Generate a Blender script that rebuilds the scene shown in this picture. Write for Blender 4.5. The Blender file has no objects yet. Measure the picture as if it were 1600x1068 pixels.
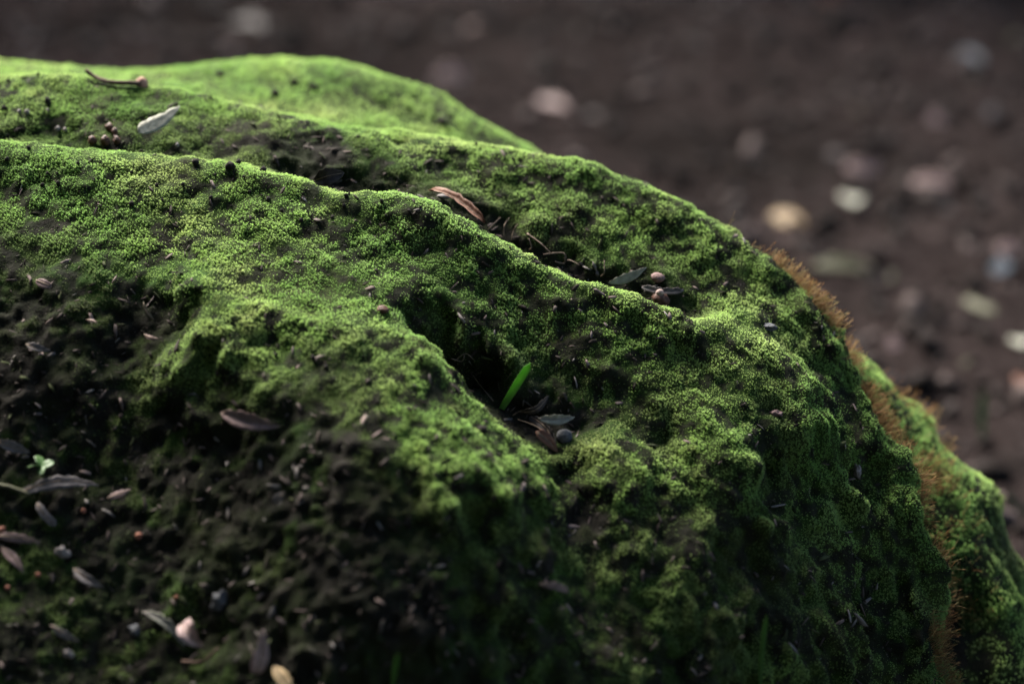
import bpy, math, random
import numpy as np
from mathutils import Vector, Matrix
from mathutils.bvhtree import BVHTree

# ------------------------------------------------------------------ camera, sky, sun, exposure
scn = bpy.context.scene
COL = scn.collection
PITCH = math.radians(20.0)
CAM = np.array([0.0, 0.0, 0.95])
FWD = np.array([0.0, math.cos(PITCH), -math.sin(PITCH)])
UPV = np.array([0.0, math.sin(PITCH), math.cos(PITCH)])
RGT = np.array([1.0, 0.0, 0.0])
FOCUS = 1.575
cam_data = bpy.data.cameras.new('camera')
cam_data.sensor_width = 36.0
cam_data.lens = 72.0
cam_data.clip_start = 0.05
cam_data.clip_end = 1000.0
cam_data.dof.use_dof = True
cam_data.dof.focus_distance = FOCUS
cam_data.dof.aperture_fstop = 2.1
cam = bpy.data.objects.new('camera', cam_data)
COL.objects.link(cam)
cam.location = CAM
cam.rotation_euler = (math.pi / 2 - PITCH, 0, 0)
scn.camera = cam

SUN = Vector((-0.34, 0.62, 0.71)).normalized()
world = bpy.data.worlds.new('World')
scn.world = world
world.use_nodes = True
wn = world.node_tree
wn.nodes.clear()
sky = wn.nodes.new('ShaderNodeTexSky')
sky.sky_type = 'NISHITA'
sky.sun_disc = False
sky.sun_elevation = math.asin(SUN.z)
sky.sun_rotation = math.atan2(SUN.x, SUN.y)
bgn = wn.nodes.new('ShaderNodeBackground')
bgn.inputs['Strength'].default_value = 0.05
wo = wn.nodes.new('ShaderNodeOutputWorld')
wn.links.new(sky.outputs[0], bgn.inputs[0])
wn.links.new(bgn.outputs[0], wo.inputs[0])
sl = bpy.data.lights.new('sun', 'SUN')
sl.energy = 4.4
sl.angle = math.radians(30)
sl.color = (1.0, 0.95, 0.86)
sun = bpy.data.objects.new('sun', sl)
COL.objects.link(sun)
sun.location = (-2, 3, 4)
sun.rotation_euler = SUN.to_track_quat('Z', 'Y').to_euler()
scn.view_settings.view_transform = 'Standard'
scn.view_settings.look = 'None'
scn.view_settings.gamma = 1.0
scn.view_settings.exposure = 3.0
scn.view_settings.use_curve_mapping = False

rng = np.random.default_rng(7)
random.seed(7)

# ------------------------------------------------------------------ numeric helpers
def pix(px, py, d):
    """photo pixel (1600 wide) at depth d -> world"""
    return CAM + d * (FWD + (px - 800) / 800 * 0.25 * RGT + (534 - py) / 800 * 0.25 * UPV)

def _hash(ix, iy, iz, s):
    h = (ix.astype(np.int64) * 374761393 + iy.astype(np.int64) * 668265263 +
         iz.astype(np.int64) * 2147483647 + s * 974711) & 0xFFFFFFFF
    h = ((h ^ (h >> 13)) * 1274126177) & 0xFFFFFFFF
    h = ((h ^ (h >> 16)) * 2246822519) & 0xFFFFFFFF
    return ((h ^ (h >> 15)) & 0xFFFFFF) / float(0xFFFFFF)

def vnoise(P, scale, seed=0):
    Q = P * scale
    I = np.floor(Q)
    F = Q - I
    F = F * F * F * (F * (F * 6 - 15) + 10)
    r = 0
    for dx in (0, 1):
        wx = F[:, 0] if dx else 1 - F[:, 0]
        for dy in (0, 1):
            wy = F[:, 1] if dy else 1 - F[:, 1]
            for dz in (0, 1):
                wz = F[:, 2] if dz else 1 - F[:, 2]
                r = r + wx * wy * wz * _hash(I[:, 0] + dx, I[:, 1] + dy, I[:, 2] + dz, seed)
    return r * 2 - 1

def fbm(P, scale, octs=4, seed=0, gain=0.5):
    a, t, r = 1.0, 0.0, 0
    for k in range(octs):
        r = r + a * vnoise(P + 17.3 * k, scale * 2.03 ** k, seed + k)
        t += a
        a *= gain
    return r / t

def worley(P, scale, seed=0):
    Q = P * scale
    I = np.floor(Q)
    best = np.full(len(P), 9.0)
    for dx in (-1, 0, 1):
        for dy in (-1, 0, 1):
            for dz in (-1, 0, 1):
                c = I + np.array([dx, dy, dz])
                jx = _hash(c[:, 0], c[:, 1], c[:, 2], seed)
                jy = _hash(c[:, 0], c[:, 1], c[:, 2], seed + 51)
                jz = _hash(c[:, 0], c[:, 1], c[:, 2], seed + 97)
                d = (c[:, 0] + jx - Q[:, 0]) ** 2 + (c[:, 1] + jy - Q[:, 1]) ** 2 + (c[:, 2] + jz - Q[:, 2]) ** 2
                best = np.minimum(best, d)
    return np.sqrt(best)

def smooth(a, b, x):
    t = np.clip((x - a) / (b - a), 0, 1)
    return t * t * (3 - 2 * t)

class TPS:
    def __init__(self, X, Y, lam=1e-5):
        n = len(X)
        self.X = X
        K = self.k(np.linalg.norm(X[:, None] - X[None], axis=2)) + lam * np.eye(n)
        Pm = np.c_[np.ones(n), X]
        A = np.zeros((n + 3, n + 3))
        A[:n, :n] = K
        A[:n, n:] = Pm
        A[n:, :n] = Pm.T
        b = np.zeros((n + 3, Y.shape[1]))
        b[:n] = Y
        self.c = np.linalg.solve(A, b)
    @staticmethod
    def k(r):
        return r ** 1.6 * -1.0
    def __call__(self, Q):
        out = np.zeros((len(Q), self.c.shape[1]))
        for i in range(0, len(Q), 40000):
            q = Q[i:i + 40000]
            r = np.sqrt(((q[:, None] - self.X[None]) ** 2).sum(2))
            out[i:i + 40000] = self.k(r) @ self.c[:-3] + np.c_[np.ones(len(q)), q] @ self.c[-3:]
        return out

# ------------------------------------------------------------------ object helpers
def tag(o, label=None, cat=None, group=None, kind=None):
    if label: o['label'] = label
    if cat: o['category'] = cat
    if group: o['group'] = group
    if kind: o['kind'] = kind
    return o

def empty(name, loc):
    o = bpy.data.objects.new(name, None)
    o.empty_display_size = 0.05
    COL.objects.link(o)
    o.location = loc
    return o

def mesh_np(name, V, F, smooth_shade=True):
    """V (n,3), F (m,3|4)"""
    me = bpy.data.meshes.new(name)
    V = np.asarray(V, dtype=np.float32)
    F = np.asarray(F, dtype=np.int32)
    k = F.shape[1]
    me.vertices.add(len(V))
    me.vertices.foreach_set('co', V.ravel())
    me.loops.add(F.size)
    me.loops.foreach_set('vertex_index', F.ravel())
    me.polygons.add(len(F))
    me.polygons.foreach_set('loop_start', np.arange(0, F.size, k, dtype=np.int32))
    me.update(calc_edges=True)
    if smooth_shade:
        me.polygons.foreach_set('use_smooth', np.ones(len(F), dtype=bool))
    me.validate()
    return me

def add_attr(me, name, val):
    val = np.asarray(val, dtype=np.float32)
    if val.ndim == 1:
        a = me.attributes.new(name, 'FLOAT', 'POINT')
        a.data.foreach_set('value', val)
    else:
        a = me.attributes.new(name, 'FLOAT_VECTOR', 'POINT')
        a.data.foreach_set('vector', val.ravel())

def obj(name, me, mat=None, parent=None, loc=None):
    o = bpy.data.objects.new(name, me)
    COL.objects.link(o)
    if mat and not me.materials:
        me.materials.append(mat)
    if parent:
        o.parent = parent
    if loc is not None:
        o.location = loc
    return o

# ------------------------------------------------------------------ materials
class NT:
    def __init__(self, name):
        self.m = bpy.data.materials.new(name)
        self.m.use_nodes = True
        self.t = self.m.node_tree
        self.t.nodes.clear()
        self.out = self.n('ShaderNodeOutputMaterial')
    def n(self, typ, **kw):
        x = self.t.nodes.new(typ)
        for k, v in kw.items():
            setattr(x, k, v)
        return x
    def l(self, a, b):
        self.t.links.new(a, b)
    def noise(self, scale, detail=4, vec=None, rough=0.55):
        x = self.n('ShaderNodeTexNoise')
        x.inputs['Scale'].default_value = scale
        x.inputs['Detail'].default_value = detail
        x.inputs['Roughness'].default_value = rough
        if vec is not None:
            self.l(vec, x.inputs['Vector'])
        return x.outputs['Fac']
    def ramp(self, fac, stops):
        x = self.n('ShaderNodeValToRGB')
        e = x.color_ramp.elements
        while len(e) < len(stops):
            e.new(0.5)
        for i, (p, c) in enumerate(stops):
            e[i].position = p
            e[i].color = (c[0], c[1], c[2], 1)
        self.l(fac, x.inputs[0])
        return x.outputs[0]
    def mix(self, fac, a, b, mode='MIX'):
        x = self.n('ShaderNodeMix', data_type='RGBA', blend_type=mode)
        for s, v in ((0, fac), (6, a), (7, b)):
            if hasattr(v, 'is_output'):
                self.l(v, x.inputs[s])
            elif s == 0:
                x.inputs[0].default_value = v
            else:
                x.inputs[s].default_value = (v[0], v[1], v[2], 1)
        return x.outputs[2]
    def math(self, op, a, b=0.0, clamp=False):
        x = self.n('ShaderNodeMath', operation=op, use_clamp=clamp)
        for i, v in enumerate((a, b)):
            if hasattr(v, 'is_output'):
                self.l(v, x.inputs[i])
            else:
                x.inputs[i].default_value = v
        return x.outputs[0]
    def attr(self, name):
        x = self.n('ShaderNodeAttribute')
        x.attribute_name = name
        return x
    def pos(self):
        return self.n('ShaderNodeNewGeometry').outputs['Position']
    def bump(self, h, dist, strength=1.0):
        x = self.n('ShaderNodeBump')
        x.inputs['Distance'].default_value = dist
        x.inputs['Strength'].default_value = strength
        self.l(h, x.inputs['Height'])
        return x.outputs[0]
    def bsdf(self, col, rough=0.8, normal=None, spec=0.3):
        x = self.n('ShaderNodeBsdfPrincipled')
        if hasattr(col, 'is_output'):
            self.l(col, x.inputs['Base Color'])
        else:
            x.inputs['Base Color'].default_value = (col[0], col[1], col[2], 1)
        x.inputs['Roughness'].default_value = rough
        x.inputs['Specular IOR Level'].default_value = spec
        if normal is not None:
            self.l(normal, x.inputs['Normal'])
        return x.outputs[0]
    def done(self, sh):
        self.l(sh, self.out.inputs[0])
        return self.m

def mat_rock():
    t = NT('soil_covered_rock')
    p = t.pos()
    moss = t.attr('moss').outputs['Fac']
    n1 = t.noise(60, 5, p)
    n2 = t.noise(420, 4, p, 0.7)
    n3 = t.noise(18, 3, p)
    soil = t.ramp(n1, [(0.3, (0.0035, 0.003, 0.0028)), (0.55, (0.008, 0.0068, 0.0062)), (0.75, (0.019, 0.016, 0.015))])
    grit = t.ramp(n2, [(0.62, (0, 0, 0)), (0.72, (1, 1, 1))])
    soil = t.mix(t.math('MULTIPLY', grit, 0.55), soil, (0.045, 0.039, 0.037))
    film = t.ramp(n3, [(0.3, (0.020, 0.024, 0.008)), (0.7, (0.016, 0.034, 0.007))])
    c = t.mix(t.math('MULTIPLY', moss, 1.6, True), soil, film)
    b = t.bump(t.math('ADD', n1, t.math('MULTIPLY', n2, 0.5)), 0.004)
    return t.done(t.bsdf(c, 0.95, b, 0.03))

def mat_moss():
    t = NT('cushion_moss')
    p = t.pos()
    rnd = t.n('ShaderNodeObjectInfo').outputs['Random']
    n1 = t.noise(14, 4, p)
    n2 = t.noise(70, 3, p)
    n3 = t.noise(5, 3, p)
    base = t.ramp(n1, [(0.3, (0.145, 0.265, 0.06)), (0.5, (0.235, 0.36, 0.092)), (0.7, (0.34, 0.42, 0.145))])
    base = t.mix(t.ramp(n2, [(0.55, (0, 0, 0)), (0.78, (0.7, 0.7, 0.7))]), base, (0.17, 0.165, 0.065))
    base = t.mix(t.ramp(n3, [(0.45, (0, 0, 0)), (0.65, (0.55, 0.55, 0.55))]), base, (0.145, 0.285, 0.07))
    va = t.attr('cover_shade'); va.attribute_type = 'INSTANCER'
    base = t.mix(t.ramp(va.outputs['Fac'], [(0.35, (.8, .8, .8)), (0.85, (0, 0, 0))]), base, (0.085, 0.11, 0.042))  # sparse shoots go olive; shade of steep faces is put in here too
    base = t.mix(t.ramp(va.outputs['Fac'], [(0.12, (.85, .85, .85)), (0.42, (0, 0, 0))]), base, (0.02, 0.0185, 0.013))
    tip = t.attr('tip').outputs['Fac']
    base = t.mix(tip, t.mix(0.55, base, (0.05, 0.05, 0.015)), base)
    v = t.math('ADD', 0.6, t.math('MULTIPLY', rnd, 0.8))
    base = t.mix(1.0, base, v, 'MULTIPLY') if False else base
    hs = t.n('ShaderNodeHueSaturation')
    t.l(base, hs.inputs['Color'])
    t.l(v, hs.inputs['Value'])
    c = hs.outputs[0]
    d = t.bsdf(c, 0.6, None, 0.25)
    tr = t.n('ShaderNodeBsdfTranslucent')
    t.l(c, tr.inputs[0])
    mx = t.n('ShaderNodeMixShader')
    mx.inputs[0].default_value = 0.5
    t.l(d, mx.inputs[1])
    t.l(tr.outputs[0], mx.inputs[2])
    return t.done(mx.outputs[0])

M_ROCK = mat_rock()
M_MOSS = mat_moss()

# ------------------------------------------------------------------ boulders (tilted height fields through measured points)
E3 = np.array([0.20, -0.50, 0.84]); E3 /= np.linalg.norm(E3)
E1 = np.array([1.0, 0.0, 0.0]) - E3[0] * E3; E1 /= np.linalg.norm(E1)
E2 = np.cross(E3, E1)
AX = np.stack([E1, E2, E3], 1)      # world = uvw @ AX.T

def dense(L, step=38):
    out = []
    for i in range(len(L)):
        a = L[max(i - 1, 0)]; b = L[i]
        if i == len(L) - 1:
            out.append(b); break
        c = L[i + 1]; d = L[min(i + 2, len(L) - 1)]
        n = max(1, int(math.hypot(c[0] - b[0], c[1] - b[1]) / step))
        for k in range(n):
            t = k / n
            out.append(tuple(0.5 * (2 * q + (r - p) * t + (2 * p - 5 * q + 4 * r - w) * t * t + (3 * q - p - 3 * r + w) * t ** 3) for p, q, r, w in zip(a, b, c, d)))
    return out

def backed(L):
    L = dense(L, 60)
    return L + [(x - 6, y + 16, d + .05, m) for x, y, d, m in L]

def groove(L):
    # the crest itself and a narrow dark groove just behind it
    return L + [(x + 4, y + 15, d + .027, .08) if x > 430 else (x + 2, y + 9, d + .022, .7) for x, y, d, m in L if x < 1090]

# px, py, depth, moss cover
MAIN = dense([
 # rear ridge, crest
 (-300, 120, 1.76, .9), (0, 116, 1.74, .9), (120, 118, 1.735, .9), (230, 133, 1.73, .9), (360, 160, 1.72, .9), (500, 192, 1.71, .9), (600, 206, 1.705, .95),
 (700, 219, 1.70, 1), (850, 242, 1.70, 1), (930, 258, 1.695, 1), (1000, 285, 1.69, 1), (1080, 322, 1.685, 1), (1150, 366, 1.68, 1),
 (1230, 430, 1.675, 1), (1300, 508, 1.668, 1), (1345, 590, 1.66, 1), (1385, 670, 1.65, .95), (1420, 760, 1.64, .9),
 (1448, 850, 1.63, .85), (1470, 950, 1.62, .8), (1490, 1068, 1.61, .75), (1500, 1180, 1.60, .6),
]) + dense([
 # behind the crest
 (-300, 180, 1.86, .8), (0, 170, 1.85, .8), (230, 190, 1.84, .8), (500, 250, 1.82, .8), (700, 285, 1.81, .8), (850, 315, 1.80, .8), (1000, 370, 1.79, .8),
 (1150, 460, 1.77, .8), (1300, 610, 1.75, .8), (1365, 740, 1.73, .8), (1410, 900, 1.71, .8), (1430, 1068, 1.69, .8),
], 70) + [
 # camera side of rear ridge
 (-300, 180, 1.68, .7), (0, 160, 1.695, .75), (0, 198, 1.665, .6), (130, 150, 1.70, .8), (130, 190, 1.675, .7), (160, 225, 1.655, .4), (270, 185, 1.685, .55), (270, 225, 1.655, .6),
 (380, 195, 1.69, .4), (400, 235, 1.66, .45), (500, 225, 1.685, .08), (520, 265, 1.655, .12), (620, 230, 1.69, .8), (620, 270, 1.66, .4),
 (720, 265, 1.675, .9), (720, 300, 1.65, .45), (820, 290, 1.67, 1), (820, 340, 1.645, .8), (860, 390, 1.632, .2),
 (950, 320, 1.665, 1), (950, 380, 1.64, .9), (930, 425, 1.628, .15), (1050, 380, 1.655, 1), (1030, 430, 1.63, .4), (1060, 465, 1.622, .3), (1120, 430, 1.645, 1), (1140, 475, 1.625, .95),
 (1200, 460, 1.65, 1), (1230, 520, 1.632, 1), (1280, 560, 1.635, 1), (1320, 620, 1.63, 1),
] + groove(dense([
 # middle ridge crest
 (-300, 225, 1.63, 1), (0, 222, 1.63, 1), (100, 230, 1.63, 1), (250, 243, 1.625, 1), (380, 252, 1.62, 1), (450, 275, 1.615, 1), (530, 297, 1.607, 1), (620, 300, 1.605, 1),
 (690, 318, 1.60, 1), (760, 364, 1.597, 1), (860, 419, 1.592, 1), (940, 445, 1.59, 1), (1000, 460, 1.588, 1), (1060, 486, 1.587, 1), (1110, 500, 1.592, 1), (1160, 505, 1.605, 1),
])) + [
 # flat tops right in front of the crests
 (-300, 262, 1.60, 1), (0, 258, 1.60, 1), (90, 262, 1.60, 1), (180, 266, 1.60, 1), (270, 272, 1.597, 1), (360, 280, 1.593, 1), (430, 303, 1.588, 1), (500, 322, 1.585, 1), (580, 327, 1.582, 1), (650, 338, 1.580, 1), (715, 365, 1.577, 1), (780, 408, 1.574, 1), (850, 440, 1.571, 1), (920, 465, 1.569, 1), (990, 488, 1.569, 1), (1060, 512, 1.570, 1),
 (0, 135, 1.715, .85), (230, 148, 1.71, .85), (360, 173, 1.705, .8), (500, 204, 1.69, .8), (600, 219, 1.685, .95), (700, 234, 1.682, 1), (780, 246, 1.68, 1), (850, 260, 1.678, 1), (930, 280, 1.675, 1), (1000, 308, 1.671, 1), (1080, 350, 1.667, 1), (1150, 398, 1.662, 1), (1215, 452, 1.659, 1),
 (450, 490, 1.494, 1), (540, 502, 1.492, 1), (620, 535, 1.488, 1), (680, 590, 1.480, 1), (735, 650, 1.472, 1), (800, 715, 1.463, 1), (370, 482, 1.493, 1),
 # middle ridge, camera side
 (-300, 330, 1.57, .9), (0, 300, 1.59, 1), (0, 380, 1.55, .5), (0, 470, 1.515, .15), (0, 560, 1.48, .08), (150, 330, 1.575, .95), (150, 420, 1.53, .6), (130, 510, 1.495, .15), (100, 600, 1.46, .3),
 (300, 330, 1.575, 1), (280, 410, 1.535, .85), (230, 470, 1.515, .35), (230, 560, 1.485, .1), (200, 640, 1.45, .35), (270, 520, 1.497, .15), (430, 350, 1.567, .95), (430, 430, 1.53, .9), (560, 380, 1.565, 1), (560, 450, 1.53, .85),
 (650, 400, 1.565, .75), (640, 470, 1.53, .8), (720, 420, 1.565, .95), (720, 500, 1.535, .85), (760, 560, 1.53, .4), (800, 470, 1.563, .8), (800, 530, 1.545, .85), (840, 590, 1.537, .35), (900, 490, 1.565, 1), (900, 560, 1.545, .55),
 (930, 620, 1.54, .75), (1000, 530, 1.562, 1), (1000, 600, 1.54, .8), (1060, 560, 1.565, 1), (1080, 620, 1.545, .8), (1150, 560, 1.575, 1), (1170, 630, 1.558, .9), (1200, 650, 1.56, .5), (1250, 600, 1.59, 1), (1270, 660, 1.572, 1), (1320, 690, 1.602, .9),
 (1300, 760, 1.575, .8), (1230, 720, 1.55, .85), (1370, 780, 1.605, .7), (1340, 850, 1.57, .65), (1400, 850, 1.60, .7), (1420, 950, 1.592, .7), (1360, 960, 1.56, .6), (1380, 1068, 1.555, .55), (1440, 1068, 1.585, .65),
 # hollow in the middle
 (745, 600, 1.545, .1), (790, 650, 1.53, .02), (850, 690, 1.518, .02), (905, 670, 1.53, .05), (870, 640, 1.535, .1), (700, 580, 1.54, .2), (660, 540, 1.535, .4), (872, 740, 1.508, .4), (898, 800, 1.482, .2),
] + dense([
 # front lobe crest and face
 (310, 450, 1.508, 1), (400, 462, 1.512, 1), (500, 474, 1.512, .95), (600, 496, 1.512, 1), (660, 528, 1.508, 1), (700, 565, 1.503, 1), (722, 600, 1.497, .95), (765, 642, 1.49, .85),
 (805, 682, 1.483, 1), (845, 725, 1.475, 1), (865, 775, 1.465, .8)], 25) + [
 (310, 520, 1.482, .95), (330, 590, 1.453, .5), (430, 540, 1.475, .9), (420, 600, 1.447, .6), (530, 570, 1.468, .35), (520, 620, 1.448, .55), (600, 600, 1.462, .8), (640, 680, 1.437, 1), (560, 690, 1.425, .45), (700, 660, 1.450, 1), (760, 710, 1.442, 1),
 (680, 750, 1.415, .8), (780, 770, 1.425, .9), (850, 805, 1.45, .5), (620, 770, 1.412, .2), (700, 830, 1.412, .3), (800, 840, 1.425, .35), (780, 950, 1.405, .3), (640, 900, 1.392, .08), (700, 1068, 1.385, .1), (840, 1068, 1.405, .25),
 # lobe right of the hollow
 (880, 705, 1.508, .8), (940, 690, 1.507, .8), (1000, 705, 1.505, .85), (1025, 750, 1.497, .7), (930, 750, 1.487, .6), (990, 790, 1.482, .55), (940, 830, 1.472, .15), (1045, 800, 1.49, .3), (1030, 690, 1.525, .4),
 (900, 900, 1.452, .4), (1000, 900, 1.462, .38), (950, 1068, 1.428, .4),
 # hanging lobe
 (1060, 670, 1.525, .85), (1120, 670, 1.525, 1), (1155, 710, 1.522, 1), (1180, 770, 1.52, .8), (1192, 815, 1.515, .65), (1090, 750, 1.505, .85), (1150, 800, 1.505, .65), (1100, 830, 1.482, .45), (1205, 760, 1.54, .35), (1225, 830, 1.535, .5), (1180, 880, 1.505, .25),
 (1100, 920, 1.47, .42), (1230, 920, 1.518, .4), (1300, 900, 1.545, .6), (1100, 1068, 1.452, .42), (1180, 1000, 1.482, .38), (1215, 1060, 1.488, .7), (1280, 1068, 1.512, .35),
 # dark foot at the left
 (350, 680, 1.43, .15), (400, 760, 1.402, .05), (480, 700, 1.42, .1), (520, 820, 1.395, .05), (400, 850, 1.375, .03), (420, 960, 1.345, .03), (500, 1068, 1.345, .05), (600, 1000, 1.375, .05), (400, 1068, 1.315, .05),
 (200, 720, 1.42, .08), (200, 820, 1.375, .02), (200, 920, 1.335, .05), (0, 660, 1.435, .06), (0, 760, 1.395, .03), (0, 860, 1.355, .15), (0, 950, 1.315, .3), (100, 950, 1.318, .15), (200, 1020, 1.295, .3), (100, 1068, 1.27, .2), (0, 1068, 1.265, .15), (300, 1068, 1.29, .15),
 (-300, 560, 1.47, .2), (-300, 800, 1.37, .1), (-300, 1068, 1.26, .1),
]
MAIN_W = [(-1.5, .75, -.1), (-.9, .72, -.1), (-.5, .78, -.1), (-.2, .92, -.1), (.05, 1.08, -.1), (.25, 1.2, -.1), (.4, 1.32, -.08), (.5, 1.5, -.08),
          (.52, 1.68, -.05), (.42, 1.8, .05), (.2, 1.9, .1), (-.2, 1.98, .2), (-.7, 2.0, .2), (-1.4, 1.9, .0), (-1.7, 1.4, -.1), (-1.2, 1.6, .35), (-1.1, 1.2, .25)]
def steepen(p):
    # the shaded left foot of the boulder is a steep bank
    x, y, d, m = p
    w = max(0, min(1, (560 - x) / 320)) * max(0, min(1, (y - 340) / 200))
    return (x, y, d + w * (.018 + .115 * max(0, y - 540) / 528), m)
MAIN = [p if (p[0] > 295 and p[1] < 530) else steepen(p) for p in MAIN]
REAR = backed([
 (-300, 92, 1.95, .9), (0, 97, 1.95, .9), (130, 112, 1.95, .8), (250, 110, 1.95, .8), (330, 100, 1.95, .9), (430, 92, 1.95, 1), (520, 98, 1.94, 1), (600, 120, 1.93, 1), (700, 162, 1.92, 1), (780, 203, 1.91, 1), (830, 232, 1.90, 1)]) + [
 (-300, 150, 2.08, .9), (0, 155, 2.08, .8), (250, 165, 2.08, .8), (430, 150, 2.08, .9), (600, 185, 2.06, .9), (780, 270, 2.04, .9),
 (0, 110, 1.90, .9), (250, 118, 1.91, .8), (330, 122, 1.90, .8), (430, 125, 1.89, 1), (520, 140, 1.88, 1), (600, 170, 1.87, 1), (700, 205, 1.86, 1), (780, 245, 1.85, .9),
 (0, 180, 1.80, .5), (300, 210, 1.79, .5), (600, 270, 1.77, .5), (780, 330, 1.77, .5),
 (1000, 370, 1.87, .9), (1000, 450, 1.76, .7), (1200, 500, 1.83, .9), (1200, 600, 1.73, .7), (1000, 420, 1.98, .8), (1200, 580, 1.93, .8),
] + backed([(1370, 580, 1.80, 1), (1420, 636, 1.80, 1), (1460, 682, 1.795, 1), (1520, 740, 1.79, 1), (1560, 795, 1.78, 1), (1588, 870, 1.77, .9), (1605, 960, 1.765, .8), (1625, 1068, 1.76, .8)]) + [
 (1370, 720, 1.91, .9), (1460, 800, 1.90, .9), (1520, 900, 1.88, .8), (1560, 1068, 1.85, .8),
 (1380, 700, 1.735, 1), (1440, 710, 1.745, 1), (1480, 770, 1.72, .9), (1520, 840, 1.705, 1), (1555, 920, 1.69, 1), (1585, 1000, 1.68, .9), (1600, 1068, 1.672, .9), (1562, 845, 1.752, .35), (1588, 920, 1.742, .3),
 (1440, 850, 1.695, .7), (1480, 900, 1.69, .6), (1500, 960, 1.695, .3), (1540, 1000, 1.68, .5), (1530, 1068, 1.67, .6), (1470, 1068, 1.66, .6), (1570, 1180, 1.69, .6),
]
REAR_W = [(-1.7, 1.9, .0), (-1.5, 2.3, -.1), (-.8, 2.4, -.1), (-.2, 2.35, -.1), (.2, 2.2, -.1), (.45, 2.0, -.1), (.6, 1.8, -.1), (.62, 1.6, -.1), (.55, 1.45, -.1), (.45, 1.4, -.1),
          (-1.6, 1.5, .0), (-.9, 1.5, .1), (-.4, 1.5, .1), (0, 1.5, .1), (.2, 1.45, .05), (.35, 1.4, 0), (-.4, 1.62, .3), (0, 1.62, .3), (.2, 1.58, .2)]

def lump(P, N, k=1.0):
    up = N[:, 2]
    face = smooth(0.97, 0.75, up)
    w1 = 1 - worley(P + 0.02 * np.stack([vnoise(P, 30, 3), vnoise(P, 30, 4), vnoise(P, 30, 5)], 1), 38, 1)
    w2 = 1 - worley(P, 95, 2)
    h = (w1 - 0.45) * 0.0055 * (0.35 + 0.65 * face) + (w2 - 0.45) * 0.0028 * (0.4 + 0.6 * face)
    h += fbm(P, 9, 3, 11) * 0.004 * (0.3 + 0.7 * face) + fbm(P, 55, 3, 21) * 0.003
    return h * k

def boulder(name, pts, wpts, bounds, step, ymin=-9, bump=1.0):
    A = np.array(pts, dtype=float)
    W = np.array([pix(a, b, c) for a, b, c, _ in pts] + [list(w) for w in wpts])
    mo = np.r_[np.where(A[:, 3] < .5, A[:, 3] * .8 + .14, A[:, 3]), np.full(len(wpts), 0.2)]
    Q = W @ AX
    f = TPS(Q[:, :2], np.c_[Q[:, 2], mo], 2e-5)
    u = np.arange(bounds[0], bounds[1], step)
    v = np.arange(bounds[2], bounds[3], step)
    uu, vv = np.meshgrid(u, v)
    q = np.c_[uu.ravel(), vv.ravel()]
    r = f(q)
    P = np.c_[q, r[:, 0]] @ AX.T
    nv, nu = len(v), len(u)
    def normals(P):
        G = P.reshape(nv, nu, 3)
        n = np.cross(np.gradient(G, axis=1), np.gradient(G, axis=0)).reshape(-1, 3)
        return n / np.linalg.norm(n, axis=1)[:, None]
    N = normals(P)
    moss = np.clip(r[:, 1], 0, 1)
    # vertical runnels where the face is steep
    steep = smooth(0.8, 0.38, N[:, 2])
    S = P * np.array([1, 1, .3])
    rid = 1 - 2 * np.abs(fbm(S + .3, 22, 3, 33))
    P = P + N * ((fbm(S, 45, 3, 31) * 0.013 + (rid - .6) * .011) * steep * bump)[:, None]
    P = P + N * (lump(P, N) * (1 + .7 * steep) * bump * (.45 + .55 * smooth(.1, .5, moss)))[:, None]
    crumbs = smooth(.55, .2, moss) * bump
    P = P + N * ((fbm(P, 150, 2, 36) * .0032 + fbm(P, 75, 2, 38) * .003 + np.maximum(0, .5 - worley(P, 130, 37)) * .003) * crumbs)[:, None]
    N = normals(P)
    nz = fbm(P, 26, 4, 41) * 0.5 + fbm(P, 90, 3, 51) * 0.35
    m = smooth(0.18, 0.62, moss + nz * (0.5 + 0.45 * (1 - moss)))
    pit = fbm(P, 70, 3, 91) * .6 + fbm(P, 20, 2, 92) * .5
    m = m * (1 - .9 * smooth(.20, .42, pit) * smooth(1.02, .93, N[:, 2] * .6 + moss * .4))
    top = smooth(.86, .97, N[:, 2])
    gap = fbm(P, 125, 2, 93) + .45 * fbm(P, 48, 2, 94)
    m = m * (1 - (.88 - .5 * top) * smooth(-.02, .22, gap))
    m = np.maximum(m, np.clip(.10 + .3 * fbm(P, 40, 3, 97), .03, .4))
    cover_shade = np.clip(moss + .35 * fbm(P, 14, 3, 95), 0, 1)
    idx = np.arange(nv * nu).reshape(nv, nu)
    F = np.stack([idx[:-1, :-1], idx[:-1, 1:], idx[1:, 1:], idx[1:, :-1]], -1).reshape(-1, 4)
    keep = (P[F].max(1)[:, 2] > -0.06) & (P[F].min(1)[:, 1] > ymin)
    F = F[keep]
    used = np.zeros(len(P), bool); used[F] = True
    remap = np.cumsum(used) - 1
    P, N, m, F, cover_shade = P[used], N[used], m[used], remap[F], cover_shade[used]
    me = mesh_np(name, P, F)
    add_attr(me, 'moss', m)
    return me, P, N, m, F, cover_shade

q0 = np.array([pix(a, b, c) for a, b, c, _ in MAIN] + [list(w) for w in MAIN_W]) @ AX
me_main, P1, N1, m1, F1, v1 = boulder('rock', MAIN, MAIN_W, (q0[:, 0].min(), q0[:, 0].max(), q0[:, 1].min(), q0[:, 1].max()), 0.0026)
q1 = np.array([pix(a, b, c) for a, b, c, _ in REAR] + [list(w) for w in REAR_W]) @ AX
me_rear, P2, N2, m2, F2, v2 = boulder('rock', REAR, REAR_W, (q1[:, 0].min(), q1[:, 0].max(), q1[:, 1].min(), q1[:, 1].max()), 0.004, 1.39, .35)
print('boulder verts', len(P1), len(P2))

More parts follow.
